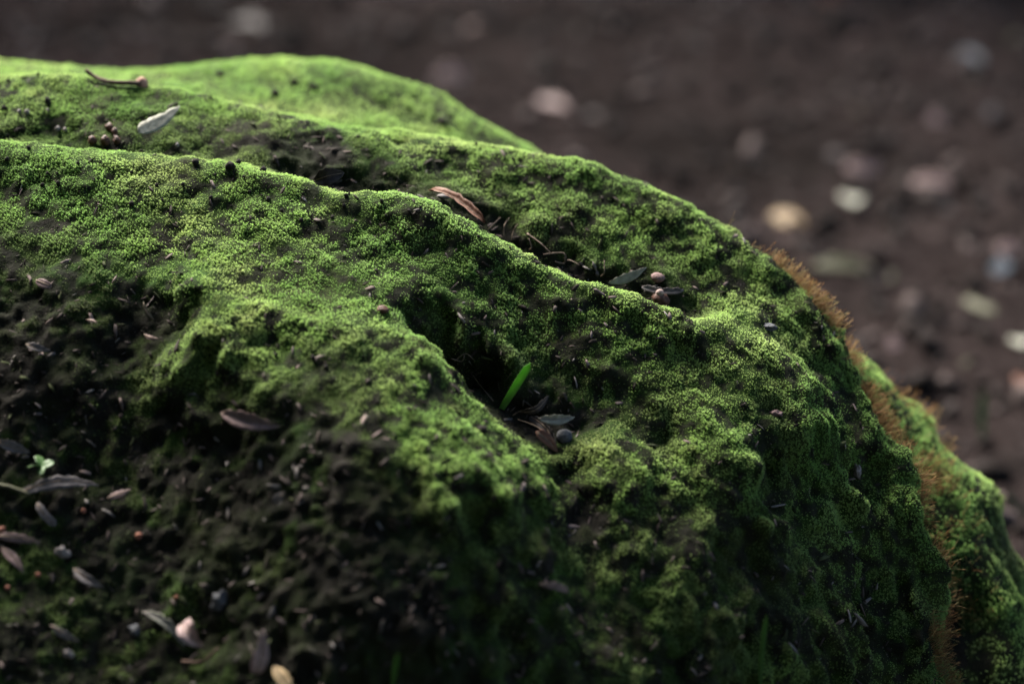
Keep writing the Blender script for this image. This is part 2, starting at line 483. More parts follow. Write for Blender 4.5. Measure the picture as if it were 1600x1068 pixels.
big = empty('mossy_boulder', (-0.3, 1.4, 0))
tag(big, 'large boulder with folded ridges under bright green cushion moss', 'boulder')
rock1 = obj('rock', me_main, M_ROCK)
rock1.parent = big; rock1.matrix_parent_inverse = Matrix.Translation((0.3, -1.4, 0))
back = empty('mossy_boulder', (-0.2, 2.0, 0))
tag(back, 'out of focus smoother moss covered boulder rising behind the folded boulder', 'boulder')
rock2 = obj('rock', me_rear, M_ROCK)
rock2.parent = back; rock2.matrix_parent_inverse = Matrix.Translation((0.2, -2.0, 0))
INV1 = Matrix.Translation((0.3, -1.4, 0)); INV2 = Matrix.Translation((0.2, -2.0, 0))

def sample(P, N, m, F, dens, weight=None, extra=None):
    """area-weighted random points on quads; dens per m2 scaled by m"""
    a, b, c, d = (P[F[:, i]] for i in range(4))
    area = 0.5 * (np.linalg.norm(np.cross(b - a, c - a), axis=1) + np.linalg.norm(np.cross(c - a, d - a), axis=1))
    w = area * dens * m[F].mean(1)
    if weight is not None:
        w = w * weight[F].mean(1)
    cnt = rng.poisson(w)
    fi = np.repeat(np.arange(len(F)), cnt)
    s, t = rng.random(len(fi)), rng.random(len(fi))
    def bl(X):
        q = F[fi]
        sh = (slice(None), None) if X.ndim == 2 else slice(None)
        return (X[q[:, 0]] * ((1 - s) * (1 - t))[sh] + X[q[:, 1]] * (s * (1 - t))[sh] + X[q[:, 2]] * (s * t)[sh] + X[q[:, 3]] * ((1 - s) * t)[sh])
    n = bl(N)
    res = (bl(P), n / np.linalg.norm(n, axis=1)[:, None], bl(m))
    return res + (bl(extra),) if extra is not None else res

def view_weight(P):
    """fewer shoots far outside what any nearby camera sees"""
    r = P - CAM
    d = r @ FWD
    x = (r @ RGT) / d / 0.25
    y = (r @ UPV) / d / 0.25
    return np.where((np.abs(x) < 1.35) & (np.abs(y) < 0.95), 1.0, 0.12)


# ------------------------------------------------------------------ ground
def mat_soil():
    t = NT('dark_woodland_soil')
    p = t.pos()
    n1 = t.noise(7, 5, p)
    n2 = t.noise(45, 5, p, 0.65)
    n3 = t.noise(0.8, 2, p)
    c = t.ramp(n2, [(0.3, (0.0055, 0.0042, 0.004)), (0.55, (0.0135, 0.0103, 0.0099)), (0.75, (0.032, 0.0245, 0.0235))])
    c = t.mix(t.ramp(n1, [(0.45, (0, 0, 0)), (0.7, (0.6, 0.6, 0.6))]), c, (0.011, 0.0085, 0.008))
    n4 = t.noise(16, 2, p)
    c = t.mix(t.ramp(n4, [(0.55, (0, 0, 0)), (0.72, (0.75, 0.75, 0.75))]), c, (0.036, 0.0275, 0.0265))
    c = t.mix(t.ramp(t.noise(11, 2, t.n('ShaderNodeTexCoord').outputs['Object']), [(0.34, (0.7, 0.7, 0.7)), (0.45, (0, 0, 0))]), c, (0.007, 0.0058, 0.0055))
    c = t.mix(t.ramp(n3, [(0.46, (0, 0, 0)), (0.6, (0.8, 0.8, 0.8))]), c, (0.006, 0.005, 0.0047))  # broad dark patches imitate dappled tree shade on the soil
    b = t.bump(t.math('ADD', n1, n2), 0.02)
    return t.done(t.bsdf(c, 1.0, b, 0.0))
M_SOIL = mat_soil()
def gz(x, y):
    P = np.c_[x, y, np.zeros(len(x))]
    near = smooth(14, 6, np.hypot(x, y))
    return (fbm(P, 1.3, 3, 71) * 0.035 + fbm(P, 9, 3, 72) * 0.018 + fbm(P, 40, 2, 73) * 0.007) * near
gx = np.r_[-300, -120, -50, -20, -10, -6, np.arange(-3.4, 3.4, 0.022), 6, 10, 20, 50, 120, 300]
gy = np.r_[-300, -120, -50, -20, -8, -3, -1, 0, np.arange(0.6, 6.6, 0.024), 8, 11, 16, 25, 50, 120, 300]
xx, yy = np.meshgrid(gx, gy)
GP = np.c_[xx.ravel(), yy.ravel(), gz(xx.ravel(), yy.ravel())]
gi_ = np.arange(len(GP)).reshape(len(gy), len(gx))
GF = np.stack([gi_[:-1, :-1], gi_[:-1, 1:], gi_[1:, 1:], gi_[1:, :-1]], -1).reshape(-1, 4)
ground = tag(obj('ground', mesh_np('ground', GP, GF), M_SOIL), kind='structure')

# ------------------------------------------------------------------ small builders
def ico(sub):
    import bmesh
    bm = bmesh.new()
    bmesh.ops.create_icosphere(bm, subdivisions=sub, radius=1)
    V = np.array([list(v.co) for v in bm.verts]); F = np.array([[v.index for v in f.verts] for f in bm.faces])
    bm.free()
    return V, F
ICO1, ICO2, ICO3 = ico(1), ico(2), ico(3)

def stone_mesh(name, seed, size=(1, 1, 1), rough=0.25, base=ICO2, freq=1.3, flat=False):
    V, F = base
    n = fbm(V + seed * 7.7, freq, 3, seed)
    W = V * (1 + rough * n)[:, None] * np.array(size)
    return mesh_np(name, W, F, not flat)

def simple_mat(name, a, b, scale=300, rough=0.75, trans=0.0, bump=0.0008, spec=0.06):
    t = NT(name)
    tc = t.n('ShaderNodeTexCoord').outputs['Object']
    n = t.noise(scale, 5, tc, 0.6)
    c = t.ramp(n, [(0.32, a), (0.68, b)])
    sh = t.bsdf(c, rough, t.bump(n, bump) if bump else None, spec)
    if trans:
        tr = t.n('ShaderNodeBsdfTranslucent')
        t.l(c, tr.inputs[0])
        mx = t.n('ShaderNodeMixShader')
        mx.inputs[0].default_value = trans
        t.l(sh, mx.inputs[1]); t.l(tr.outputs[0], mx.inputs[2])
        sh = mx.outputs[0]
    return t.done(sh)

LEAF = {
 'pale': simple_mat('pale_dry_leaf', (.13, .125, .10), (.22, .215, .175), 220, .6, .15),
 'rosy': simple_mat('rosy_dry_leaf', (.17, .12, .115), (.30, .225, .215), 240, .6, .15),
 'honey': simple_mat('honey_dry_leaf', (.27, .19, .10), (.42, .31, .18), 200, .55, .2),
 'cream': simple_mat('cream_dry_leaf', (.17, .166, .135), (.27, .265, .22), 220, .6, .2),
 'grey': simple_mat('grey_dry_leaf', (.05, .044, .044), (.12, .106, .104), 260, .6, .1),
 'dark': simple_mat('rotting_leaf', (.018, .015, .014), (.045, .038, .036), 240, .6, .05),
 'brown': simple_mat('brown_dry_leaf', (.055, .026, .018), (.12, .060, .040), 240, .6, .12),
 'pink': simple_mat('pinkish_dry_leaf', (.075, .052, .05), (.17, .118, .112), 240, .6, .12),
 'tan': simple_mat('tan_dry_leaf', (.09, .06, .032), (.16, .112, .06), 200, .55, .2),
 'olive': simple_mat('olive_faded_leaf', (.035, .036, .021), (.07, .068, .043), 200, .6, .15),
 'blue': simple_mat('blue_grey_leaf', (.035, .038, .043), (.07, .075, .082), 200, .5, .1),
 'litter': simple_mat('dull_litter_leaf', (.022, .017, .016), (.045, .036, .034), 200, .8),
 'litter2': simple_mat('greyish_litter_leaf', (.035, .030, .030), (.065, .056, .055), 200, .8),
 'green': simple_mat('fresh_grass', (.09, .23, .04), (.13, .29, .055), 150, .45, .45, 0.0, .4),
 'shadegreen': simple_mat('shaded_grass', (.03, .075, .015), (.05, .11, .025), 150, .5, .35, 0.0, .3),  # darker copy of the grass, with shade put into its colour
}
M_TWIG = simple_mat('twig_bark', (.03, .02, .016), (.085, .055, .042), 500, .8)
M_TWIGPALE = simple_mat('weathered_wood', (.08, .07, .068), (.19, .17, .165), 500, .75)
M_WOODEND = simple_mat('broken_wood', (.20, .10, .075), (.34, .20, .16), 600, .7)
M_STONEGREY = simple_mat('grey_stone', (.025, .026, .028), (.075, .076, .082), 500, .8)
M_STONEPINK = simple_mat('pinkish_stone', (.07, .045, .042), (.14, .095, .09), 500, .8)
M_NUT = simple_mat('brown_seed_shell', (.03, .016, .012), (.085, .045, .034), 400, .5)
M_NUTTOP = simple_mat('pale_seed_cap', (.14, .10, .09), (.24, .18, .16), 400, .6)
M_CRUMB = simple_mat('dark_soil_crumb', (.010, .009, .008), (.032, .027, .024), 600, .9)
M_ORANGE = simple_mat('orange_seed', (.11, .045, .03), (.19, .08, .055), 300, .5)
M_ROOT = simple_mat('dry_rootlet', (.06, .045, .035), (.16, .12, .09), 400, .7)

bpy.context.view_layer.update()
def hit(px, py, which='any'):
    d = Vector(pix(px, py, 1.0) - CAM).normalized()
    best = None
    for o in (rock1, rock2, ground):
        ok, loc, n, _ = o.ray_cast(Vector(CAM), d)
        if ok and (best is None or (loc - Vector(CAM)).length < best[2]):
            best = (loc.copy(), n.copy(), (loc - Vector(CAM)).length)
    if best is None:
        t = -CAM[2] / d.z
        best = (Vector(CAM) + d * t, Vector((0, 0, 1)), t)
    return best[0], best[1]

def pxsize(p):
    return (Vector(p) - Vector(CAM)).dot(Vector(FWD)) * 0.25 / 800

def leaf_mesh(L, W, curl=0.1, fold=0.15, twist=0.0, shape='lance', seed=0, nx=14, ny=4, thick=0.00035):
    """blade along +X from 0 to L, up is +Z"""
    r = random.Random(seed)
    wob = [.05 * math.sin(2.1 * i + seed) + r.uniform(-.025, .025) for i in range(nx + 1)]
    top = []
    arc = r.uniform(-.10, .10) * L; bite = r.uniform(.15, .9); lop = r.uniform(.75, 1.25)
    for i in range(nx + 1):
        t = i / nx
        if shape == 'lance':
            w = math.sin(math.pi * t ** 0.85) ** 0.8
        elif shape == 'drop':
            w = (math.sin(math.pi * t ** 0.6)) ** 0.75
        elif shape == 'strip':
            w = min(1, 6 * t + .25, 6 * (1 - t) + .25)
        else:
            w = math.sin(math.pi * t) ** 0.6
        w = max(w, 0.03) * (1 + wob[i]) * W / 2
        zc = curl * L * (4 * t * (1 - t)) + (curl * .35 * L * math.sin(7 * t + seed) * .3)
        a = twist * (t - .5)
        for j in range(ny + 1):
            s = j / ny * 2 - 1
            ws = w * (lop if s > 0 else 2 - lop) * (1 - (.22 if s > 0 else 0) * max(0, 1 - abs(t - bite) / .09))
            y, z = s * ws + arc * math.sin(math.pi * t), fold * abs(s) ** 1.5 * w * 1.2
            y, z = y * math.cos(a) - z * math.sin(a), y * math.sin(a) + z * math.cos(a)
            top.append((t * L, y + wob[i] * L * .15, zc + z + (0 if j in (0, ny) else 0)))
    k = ny + 1
    V = top + [(x, y, z - thick) for x, y, z in top]
    n = len(top)
    F = []
    for i in range(nx):
        for j in range(ny):
            a = i * k + j
            F.append((a, a + k, a + k + 1, a + 1))
            F.append((n + a, n + a + 1, n + a + k + 1, n + a + k))
    for i in range(nx):
        for j, fl in ((0, 0), (ny, 1)):
            a, b = i * k + j, (i + 1) * k + j
            F.append((a, n + a, n + b, b) if not fl else (a, b, n + b, n + a))
    for i in (0, nx):
        for j in range(ny):
            a, b = i * k + j, i * k + j + 1
            F.append((a, b, n + b, n + a) if i == 0 else (b, a, n + a, n + b))
    return mesh_np('blade', V, F)

def arcs(L, seed):
    r = random.Random(seed)
    [r.uniform(-.025, .025) for i in range(15)]
    return r.uniform(-.10, .10) * L

def tube_mesh(name, pts, radii, sides=6):
    pts = [Vector(p) for p in pts]
    V, F = [], []
    up = Vector((0.3, 0.2, 1)).normalized()
    for i, p in enumerate(pts):
        t = (pts[min(i + 1, len(pts) - 1)] - pts[max(i - 1, 0)]).normalized()
        x = t.cross(up).normalized(); y = t.cross(x)
        for k in range(sides):
            a = 2 * math.pi * k / sides
            V.append(p + (x * math.cos(a) + y * math.sin(a)) * radii[i])
    for i in range(len(pts) - 1):
        for k in range(sides):
            a, b = i * sides + k, i * sides + (k + 1) % sides
            F.append((a, a + sides, b + sides, b))
    c0 = len(V); V.append(pts[0]); V.append(pts[-1])
    me_F = [tuple(f) for f in F]
    T = []
    for f in me_F:
        T += [(f[0], f[1], f[2]), (f[0], f[2], f[3])]
    e = (len(pts) - 1) * sides
    for k in range(sides):
        T.append((c0, k, (k + 1) % sides)); T.append((c0 + 1, e + (k + 1) % sides, e + k))
    return mesh_np(name, np.array([list(v) for v in V]), T)

def frame_from(p0, p1, n, roll=0.0):
    x = (p1 - p0).normalized()
    y = n.cross(x).normalized()
    z = x.cross(y)
    m = Matrix((x, y, z)).transposed().to_4x4()
    return Matrix.Translation(p0) @ m @ Matrix.Rotation(roll, 4, 'X')

def leaf(name, a, b, wpx, mat, label, group=None, lift=(2, 2), face=0.35, curl=.06, fold=.12, twist=0., shape='lance', seed=0, rib=True, stalk=False, roll=0., cat='leaf'):
    """a, b: ends in photo pixels, lift in mm above the surface there"""
    h0, n0 = hit(*a); h1, n1 = hit(*b)
    p0 = h0 + n0 * lift[0] * .001; p1 = h1 + n1 * lift[1] * .001
    if abs((p1 - p0).dot(Vector(FWD))) > 1.2 * math.hypot(a[0] - b[0], a[1] - b[1]) * pxsize(p0):
        p1 = Vector(pix(b[0], b[1], (p0 - Vector(CAM)).dot(Vector(FWD)) - .004))
    n = (n0 + n1).normalized().lerp((Vector(CAM) - p0).normalized(), face)
    L = (p1 - p0).length
    M = frame_from(p0, p1, n, roll)
    o = obj(name, leaf_mesh(L, wpx * pxsize(p0), curl, fold, twist, shape, seed), LEAF[mat])
    o.matrix_world = M
    tag(o, label, cat, group)
    if rib:
        pts = []
        for i in range(8):
            t = .03 + .9 * i / 7
            pts.append((t * L, arcs(L, seed) * math.sin(math.pi * t), curl * L * 4 * t * (1 - t) + curl * .35 * L * math.sin(7 * t + seed) * .3 + .0002))
        rm = obj('midrib', tube_mesh('midrib', pts, [.0006 * (1 - .08 * i) for i in range(8)], 5), M_ROOT if mat not in ('pale', 'tan') else M_TWIGPALE, o)
    if stalk:
        obj('stalk', tube_mesh('stalk', [(0.001, 0, 0), (-L * .1, .001, .001), (-L * .2, -.001, .004)], [.0008, .0007, .0006], 5), M_ROOT, o)
    return o

def pebble(name, at, wpx, mat, label, cat='stone', group=None, hpx=None, seed=1, rough=.25, sink=.3, base=ICO2, flat=False, asp=1.0, freq=1.3):
    h, n = hit(*at)
    r = wpx * pxsize(h) / 2
    rz = (hpx or wpx) * pxsize(h) / 2
    o = obj(name, stone_mesh(name, seed, (r, r * asp, rz), rough, base, freq, flat), mat)
    o.location = h + n * rz * (1 - sink)
    o.rotation_euler = (0, 0, seed * 1.7)
    return tag(o, label, cat, group)

def stick(name, pix_pts, rpx, mat, label, cat='twig', group=None, lifts=None, sides=7):
    P = []
    for i, q in enumerate(pix_pts):
        h, n = hit(*q)
        q_ = h + n * .001 * (lifts[i] if lifts else 2)
        if P and abs((q_ - P[0]).dot(Vector(FWD))) > .03:
            q_ = Vector(pix(q[0], q[1], (P[0] - Vector(CAM)).dot(Vector(FWD))))
        P.append(q_)
    # keep neighbouring points at similar depth so the stick does not leap into a groove
    ps = pxsize(P[0])
    base = P[0].copy()
    radii = [r * ps / 2 for r in rpx]
    loc = [p - base for p in P]
    # subdivide smoothly
    Q, R = [], []
    for i in range(len(loc) - 1):
        for k in range(4):
            t = k / 4
            p_1 = loc[max(i - 1, 0)]; p0 = loc[i]; p1 = loc[i + 1]; p2 = loc[min(i + 2, len(loc) - 1)]
            Q.append(0.5 * ((2 * p0) + (p1 - p_1) * t + (2 * p_1 - 5 * p0 + 4 * p1 - p2) * t * t + (3 * p0 - p_1 - 3 * p1 + p2) * t ** 3))
            R.append((radii[i] * (1 - t) + radii[i + 1] * t) * (1 + .12 * math.sin(9.1 * (i + t) + len(Q))))
    Q.append(loc[-1]); R.append(radii[-1])
    o = obj(name, tube_mesh(name, Q, R, sides), mat)
    o.location = base
    tag(o, label, cat, group)
    return o, [base + q for q in Q]

def blade(name, base, tip, wpx, mat, label, ddepth=0.0, bend=0.06, group=None, roll=0.3):
    """grass blade rooted where base meets the surface; the tip stands free at nearly the same depth"""
    h, n = hit(*base)
    d0 = (h - Vector(CAM)).dot(Vector(FWD))
    t = Vector(pix(tip[0], tip[1], d0 + ddepth))
    p0 = h - (t - h).normalized() * 0.004
    L = (t - p0).length
    x = (t - p0).normalized()
    M = frame_from(p0, t, (Vector(CAM) - p0).normalized(), roll)
    nx, V, F = 12, [], []
    W = wpx * pxsize(h)
    for i in range(nx + 1):
        s = i / nx
        w = W * (0.42 + 0.58 * math.sin(math.pi * min(1, s * .62 + .1))) * (1 if s < .9 else max(.15, math.sqrt(max(0, 1 - ((s - .9) / .1) ** 2)))) / 2
        y0 = bend * L * math.sin(math.pi * s)
        for z, k in ((.0, -1), (-.18 * W, 0), (.0, 1)):
            V.append((s * L, y0 + k * w, z))
    n3 = len(V)
    V += [(x_, y_, z_ - .0003) for x_, y_, z_ in V]
    for i in range(nx):
        for k in range(2):
            a = i * 3 + k
            F.append((a, a + 3, a + 4, a + 1)); F.append((n3 + a, n3 + a + 1, n3 + a + 4, n3 + a + 3))
        for k in (0, 2):
            a = i * 3 + k
            F.append((a, n3 + a, n3 + a + 3, a + 3) if k == 0 else (a, a + 3, n3 + a + 3, n3 + a))
    o = obj(name, mesh_np('blade', V, F), mat)
    o.matrix_world = M
    return tag(o, label, 'grass blade', group)

# ------------------------------------------------------------------ unseen trees around the boulder; the near ones are added to cut sky light
M_BARK = simple_mat('tree_bark', (.03, .024, .02), (.09, .075, .062), 12, .9, 0, .02)
M_CROWN = simple_mat('tree_foliage', (.030, .055, .016), (.055, .085, .025), 3, .6, .25, 0)
def crown_mesh(seed, R_, H, n):
    g = np.random.default_rng(seed)
    d = g.normal(size=(n, 3)); d /= np.linalg.norm(d, axis=1)[:, None]
    rad = g.uniform(.35, 1, n) ** .5
    lob = 1 + .35 * fbm(d + seed, 1.6, 2, seed)
    c = d * (rad * lob)[:, None] * np.array([R_, R_, H])
    a = g.normal(size=(n, 3)); a /= np.linalg.norm(a, axis=1)[:, None]
    b = np.cross(a, g.normal(size=(n, 3))); b /= np.linalg.norm(b, axis=1)[:, None]
    L = g.uniform(.07, .14, n)[:, None]
    w = np.cross(a, b)
    V = np.stack([c - a * L, c + b * L * .45 + w * L * .1, c + a * L, c - b * L * .45 + w * L * .1], 1).reshape(-1, 3)
    return mesh_np('crown', V, np.arange(n * 4).reshape(n, 4), False)
CROWNS = [crown_mesh(3, 2.1, 2.9, 9000), crown_mesh(4, 2.0, 2.7, 9000), crown_mesh(5, 1.15, 1.5, 3800)]
for c in CROWNS: c.materials.append(M_CROWN)
for i, (x, y, cz_, k, lb) in enumerate([
    (-3.6, -1.3, 3.3, 0, 'broad leafy tree at the shaded side, beyond the boulder\'s dark foot'), (-1.5, -3.1, 3.2, 1, 'tall leafy tree added for shade, second from the dark foot of the boulder'),
    (1.3, -3.2, 3.3, 0, 'leafy tree added for shade, ending the row that faces the boulder'),
    (-5.0, 1.3, 3.3, 1, 'leafy tree added for shade past the left end of the boulder'),
    (-1.6, -1.2, 5.2, 0, 'high crowned tree added to shade the dark foot of the boulder'), (1.2, -1.5, 5.2, 1, 'high crowned tree added to shade the steep right wall'),
    (-3.5, 7.5, 3.3, 2, 'slender small crowned tree shading soil beyond the rear hump'), (.15, 7.9, 3.3, 2, 'slender small crowned tree shading soil around the slim blue grey strip')]):
    t_ = empty('tree', (x, y, 0))
    tag(t_, lb, 'tree', 'unseen trees around the boulder')
    r0 = .17 if k < 2 else .08
    obj('trunk', tube_mesh('trunk', [(0, 0, -.1), (.03, .02, 1.0), (-.03, .05, 2.2), (.02, 0, cz_), (.05, .05, cz_ + 1.2)], [r0 * 1.3, r0, r0 * .9, r0 * .7, r0 * .3], 10), M_BARK, t_)
    for q in range(4):
        a = q * 1.6 + i
        obj('limb', tube_mesh('limb', [(0, 0, cz_ - 1.2 + .3 * q), (.5 * math.cos(a), .5 * math.sin(a), cz_ - .7 + .3 * q), ((1.2 if k < 2 else .7) * math.cos(a), (1.2 if k < 2 else .7) * math.sin(a), cz_ + .3 * q)], [r0 * .45, r0 * .3, r0 * .12], 6), M_BARK, t_)
    cr = obj('crown', CROWNS[k], None, t_); cr.location = (0, 0, cz_); cr.rotation_euler = (0, 0, i * 1.1)

# ------------------------------------------------------------------ things lying on the boulders
tw, Q = stick('twig', [(132, 121), (150, 127), (175, 133), (205, 135), (222, 131)], (7, 7, 7, 8, 9), M_TWIG, 'curved dark twig with a pale broken knob lying on the rear mossy ridge', lifts=[6, 3, 3, 3, 5])
k = obj('broken_end', stone_mesh('broken_end', 4, (.0052, .0045, .0055), .25), M_WOODEND, tw); k.location = Q[-1] - tw.location
leaf('leaf', (214, 213), (278, 185), 25, 'cream', 'pale cream teardrop leaf resting on the moss in the upper groove', lift=(5, 11), face=.4, shape='drop', curl=.03, fold=.05, seed=3, rib=False)
for i, (x, y, w) in enumerate([(172, 203, 17), (180, 209, 13), (146, 222, 15), (165, 223, 18), (183, 223, 14)]):
    o = pebble('seed_capsule', (x, y), w * .85, M_NUT, 'round brown seed capsule in a small heap near the pale cream leaf', 'seed', 'heap of brown seed capsules', seed=11 + i, rough=.55, sink=.45, base=ICO2, freq=2.0)
    o2 = obj('cap', stone_mesh('cap', 30 + i, tuple(o.dimensions[k_] * .28 for k_ in range(3)), .2, ICO1), M_NUTTOP, o); o2.location = (0, 0, o.dimensions[2] * .36)
for i, (x, y, w) in enumerate([(31, 177, 9), (43, 178, 10), (75, 174, 7), (92, 203, 11), (103, 205, 9), (276, 228, 9)]):
    pebble('pale_crumb', (x, y), w, M_TWIGPALE, 'tiny pale grey chip half sunk in moss of the upper groove', 'chip', 'pale chips in the upper groove', seed=40 + i, sink=.2, base=ICO1, asp=.6)
leaf('leaf', (488, 288), (538, 270), 26, 'dark', 'dark curled leaf with a pale rim in the groove behind the middle ridge', lift=(3, 4), face=.3, shape='oval', curl=.18, fold=.5, seed=5)
leaf('leaf', (676, 308), (752, 357), 13, 'brown', 'narrow reddish brown curled leaf along the crest of the middle ridge', lift=(7, 6), face=.5, shape='strip', curl=.07, fold=.9, twist=.5, seed=6)
pebble('bark_flake', (690, 309), 24, M_TWIGPALE, 'grey bark flake next to the reddish brown curled leaf', 'bark', hpx=8, seed=9, asp=.45, sink=.0)
leaf('wood_chip', (938, 437), (998, 438), 15, 'pale', 'broad pale grey wood chip spotted with soil in the groove', lift=(12, 14), face=.15, shape='lance', curl=.03, fold=.15, seed=8, rib=False, cat='wood chip')
leaf('wood_chip', (1000, 452), (1063, 462), 11, 'grey', 'slim grey wood splinter beside the brown seed on the middle ridge', lift=(8, 10), face=.1, shape='strip', curl=.02, fold=.3, seed=9, rib=False, cat='wood chip')
pebble('stone', (1030, 436), 22, M_STONEPINK, 'small pinkish stone above the slim grey wood splinter', seed=14, hpx=16)
o = pebble('seed', (1033, 474), 25, M_NUT, 'brown wrinkled seed with a pale cap on the middle ridge crest', 'seed', seed=15, rough=.55, sink=.45, base=ICO3, freq=2.2)
c_ = obj('cap', stone_mesh('cap', 16, tuple(o.dimensions[k_] * .24 for k_ in range(3)), .15, ICO2), M_NUTTOP, o); c_.location = (-.001, 0, o.dimensions[2] * .42)
pebble('nut', (597, 486), 19, M_NUT, 'smooth reddish brown nut behind the front lobe crest', 'nut', seed=17, rough=.25, hpx=14, sink=.5, base=ICO3)
# hollow
leaf('leaf', (822, 640), (916, 672), 17, 'pale', 'long grey lance leaf spanning the dark hollow', lift=(20, 14), face=.3, curl=.06, fold=.45, seed=21)
leaf('leaf', (832, 650), (868, 700), 14, 'dark', 'dark strip leaf lying under the long grey lance leaf', lift=(5, 4), face=.4, shape='strip', curl=.03, fold=.3, seed=22)
leaf('leaf', (826, 692), (866, 708), 19, 'brown', 'small orange brown leaf with dark dots at the hollow mouth', lift=(12, 9), face=.4, shape='drop', curl=.1, fold=.25, seed=23)
leaf('leaf', (808, 636), (848, 622), 12, 'dark', 'thin dark curled leaf behind the grass blade foot', lift=(6, 8), face=.2, shape='oval', curl=.3, fold=.6, seed=24)
pebble('seed', (882, 684), 24, M_STONEGREY, 'round dull grey seed shadowed by the long grey lance leaf', 'seed', seed=25, rough=.2, base=ICO3, sink=.5)
pebble('pale_crumb', (863, 692), 10, M_TWIGPALE, 'pale crumb beside the small orange brown leaf', 'chip', seed=26, base=ICO1)
blade('grass_blade', (783, 640), (828, 568), 13, LEAF['green'], 'single bright green grass blade standing in the hollow', ddepth=-.03, bend=.0)
for i, (a, b) in enumerate([((768, 628), (748, 592)), ((800, 652), (822, 641)), ((808, 658), (845, 688)), ((705, 558), (722, 556)), ((712, 565), (735, 552))]):
    stick('rootlet', [a, ((a[0] + b[0]) / 2 + 2, (a[1] + b[1]) / 2 - 2), b], (2.0, 1.8, 1.2), M_ROOT, 'fine dry stem sticking out at the hollow edge', 'stem', 'fine dry stems at the hollow', lifts=[2, 6, 9], sides=4)
for i, (a, m_, b) in enumerate([((824, 366), (842, 380), (862, 404)), ((850, 400), (870, 402), (882, 404)), ((762, 360), (768, 350), (771, 342)), ((786, 372), (791, 360), (796, 351)), ((800, 376), (808, 366), (816, 358)), ((880, 410), (900, 414), (914, 420)), ((866, 410), (876, 408), (886, 411)), ((826, 390), (831, 384), (832, 376)), ((938, 432), (941, 425), (944, 420))]):
    stick('rootlet', [a, m_, b], (2.4, 2.2, 1.4), M_ROOT, 'hair thin dry stem in the dark groove behind the middle ridge', 'stem', 'fine dry stems in the groove', lifts=[2, 7, 8], sides=4)
# bare stones showing through the moss
for x, y, w, hp, m_, lb in [
    (1199, 511, 26, 12, M_STONEGREY, 'grey stone face showing through moss at the ridge junction'),
    (1338, 734, 15, 22, M_TWIGPALE, 'pale upright pebble stuck in the right mossy face'),
    (1212, 646, 20, 9, M_STONEPINK, 'pinkish stone sill under the dark hole in the moss'),
    (343, 940, 24, 32, M_STONEGREY, 'smooth blue grey stone on the dark foot of the boulder'),
    (212, 985, 22, 20, M_STONEGREY, 'dull grey stone beside the long pale leaf on the dark foot'),
    (108, 1022, 13, 14, M_TWIGPALE, 'whitish little stone in the dark olive moss patch'),
    (97, 865, 22, 20, M_TWIGPALE, 'pale blunt chip above the olive moss patch'),
]:
    pebble('stone', (x, y), w, m_, lb, 'stone', hpx=hp, seed=int(x) % 97, rough=.8, sink=.8, base=ICO3, asp=.7, freq=2.3)
# litter at the dark foot
leaf('leaf', (35, 776), (158, 768), 22, 'grey', 'long grey pointed leaf on the dark foot below the seedling', lift=(5, 6), face=.5, curl=.03, fold=.2, seed=31)
stick('stem', [(-15, 757), (15, 766), (45, 775)], (8, 7, 6), LEAF['olive'], 'yellow green dry stem ending at the long grey pointed leaf', 'stem', lifts=[5, 5, 6])
leaf('leaf', (54, 786), (88, 820), 13, 'grey', 'short grey leaf pointing down under the long grey pointed leaf', lift=(4, 3), shape='strip', seed=32)
leaf('leaf', (-10, 834), (62, 852), 15, 'pink', 'slim reddish leaf at the dark foot above the darker brown one', lift=(5, 4), face=.5, seed=33)
leaf('leaf', (0, 856), (36, 897), 16, 'pink', 'short brown leaf tilted towards the olive moss patch', lift=(5, 4), face=.5, seed=34)
leaf('leaf', (352, 648), (440, 668), 27, 'pink', 'folded brown leaf lying below the dark end of the front lobe', lift=(4, 4), face=.5, fold=.45, curl=.04, seed=35)
leaf('leaf', (228, 958), (288, 1012), 15, 'pale', 'narrow weathered grey leaf beside the curled pink leaf', lift=(5, 4), face=.6, seed=36, fold=.4)
leaf('leaf', (284, 972), (322, 1012), 30, 'rosy', 'curled pinkish leaf folded into a loop on the dark foot', lift=(6, 6), face=.5, fold=.9, curl=.25, shape='oval', twist=.8, seed=37)
stick('twig', [(290, 1040), (320, 1030), (352, 1015)], (6, 6, 4), M_TWIG, 'short dark twig below the curled pinkish leaf', lifts=[5, 6, 7])
leaf('leaf', (402, 1037), (440, 994), 26, 'rosy', 'upright pinkish leaf with a dark tip over the tan leaf', lift=(10, 22), face=.7, shape='drop', fold=.2, seed=38, stalk=False)
leaf('leaf', (424, 1030), (452, 1080), 21, 'honey', 'tan yellow leaf hanging below the upright pinkish leaf', lift=(20, 18), face=.7, fold=.2, seed=39)
leaf('leaf', (60, 440), (84, 452), 15, 'pink', 'small pinkish leaf scrap on the shaded left slope', lift=(3, 3), shape='oval', face=.4, seed=40)
leaf('leaf', (230, 525), (252, 531), 7, 'pink', 'thin pinkish leaf sliver on the bare left slope', lift=(3, 3), seed=41)
leaf('leaf', (134, 503), (152, 508), 6, 'pink', 'tiny pink leaf sliver on the dark left slope', lift=(3, 3), seed=42)
leaf('leaf', (40, 540), (78, 552), 12, 'grey', 'ragged grey leaf scrap on the dark left slope', lift=(3, 4), seed=43, fold=.5)
leaf('leaf', (-6, 690), (50, 706), 18, 'grey', 'curled grey leaf above the little green seedling', lift=(4, 4), seed=44, fold=.4)
leaf('leaf', (170, 785), (212, 768), 12, 'pink', 'torn pinkish leaf piece right of the long grey pointed leaf', lift=(4, 5), seed=45)
leaf('leaf', (430, 792), (452, 773), 14, 'grey', 'small grey leaf standing on the dark front face', lift=(3, 9), seed=46, face=.6)
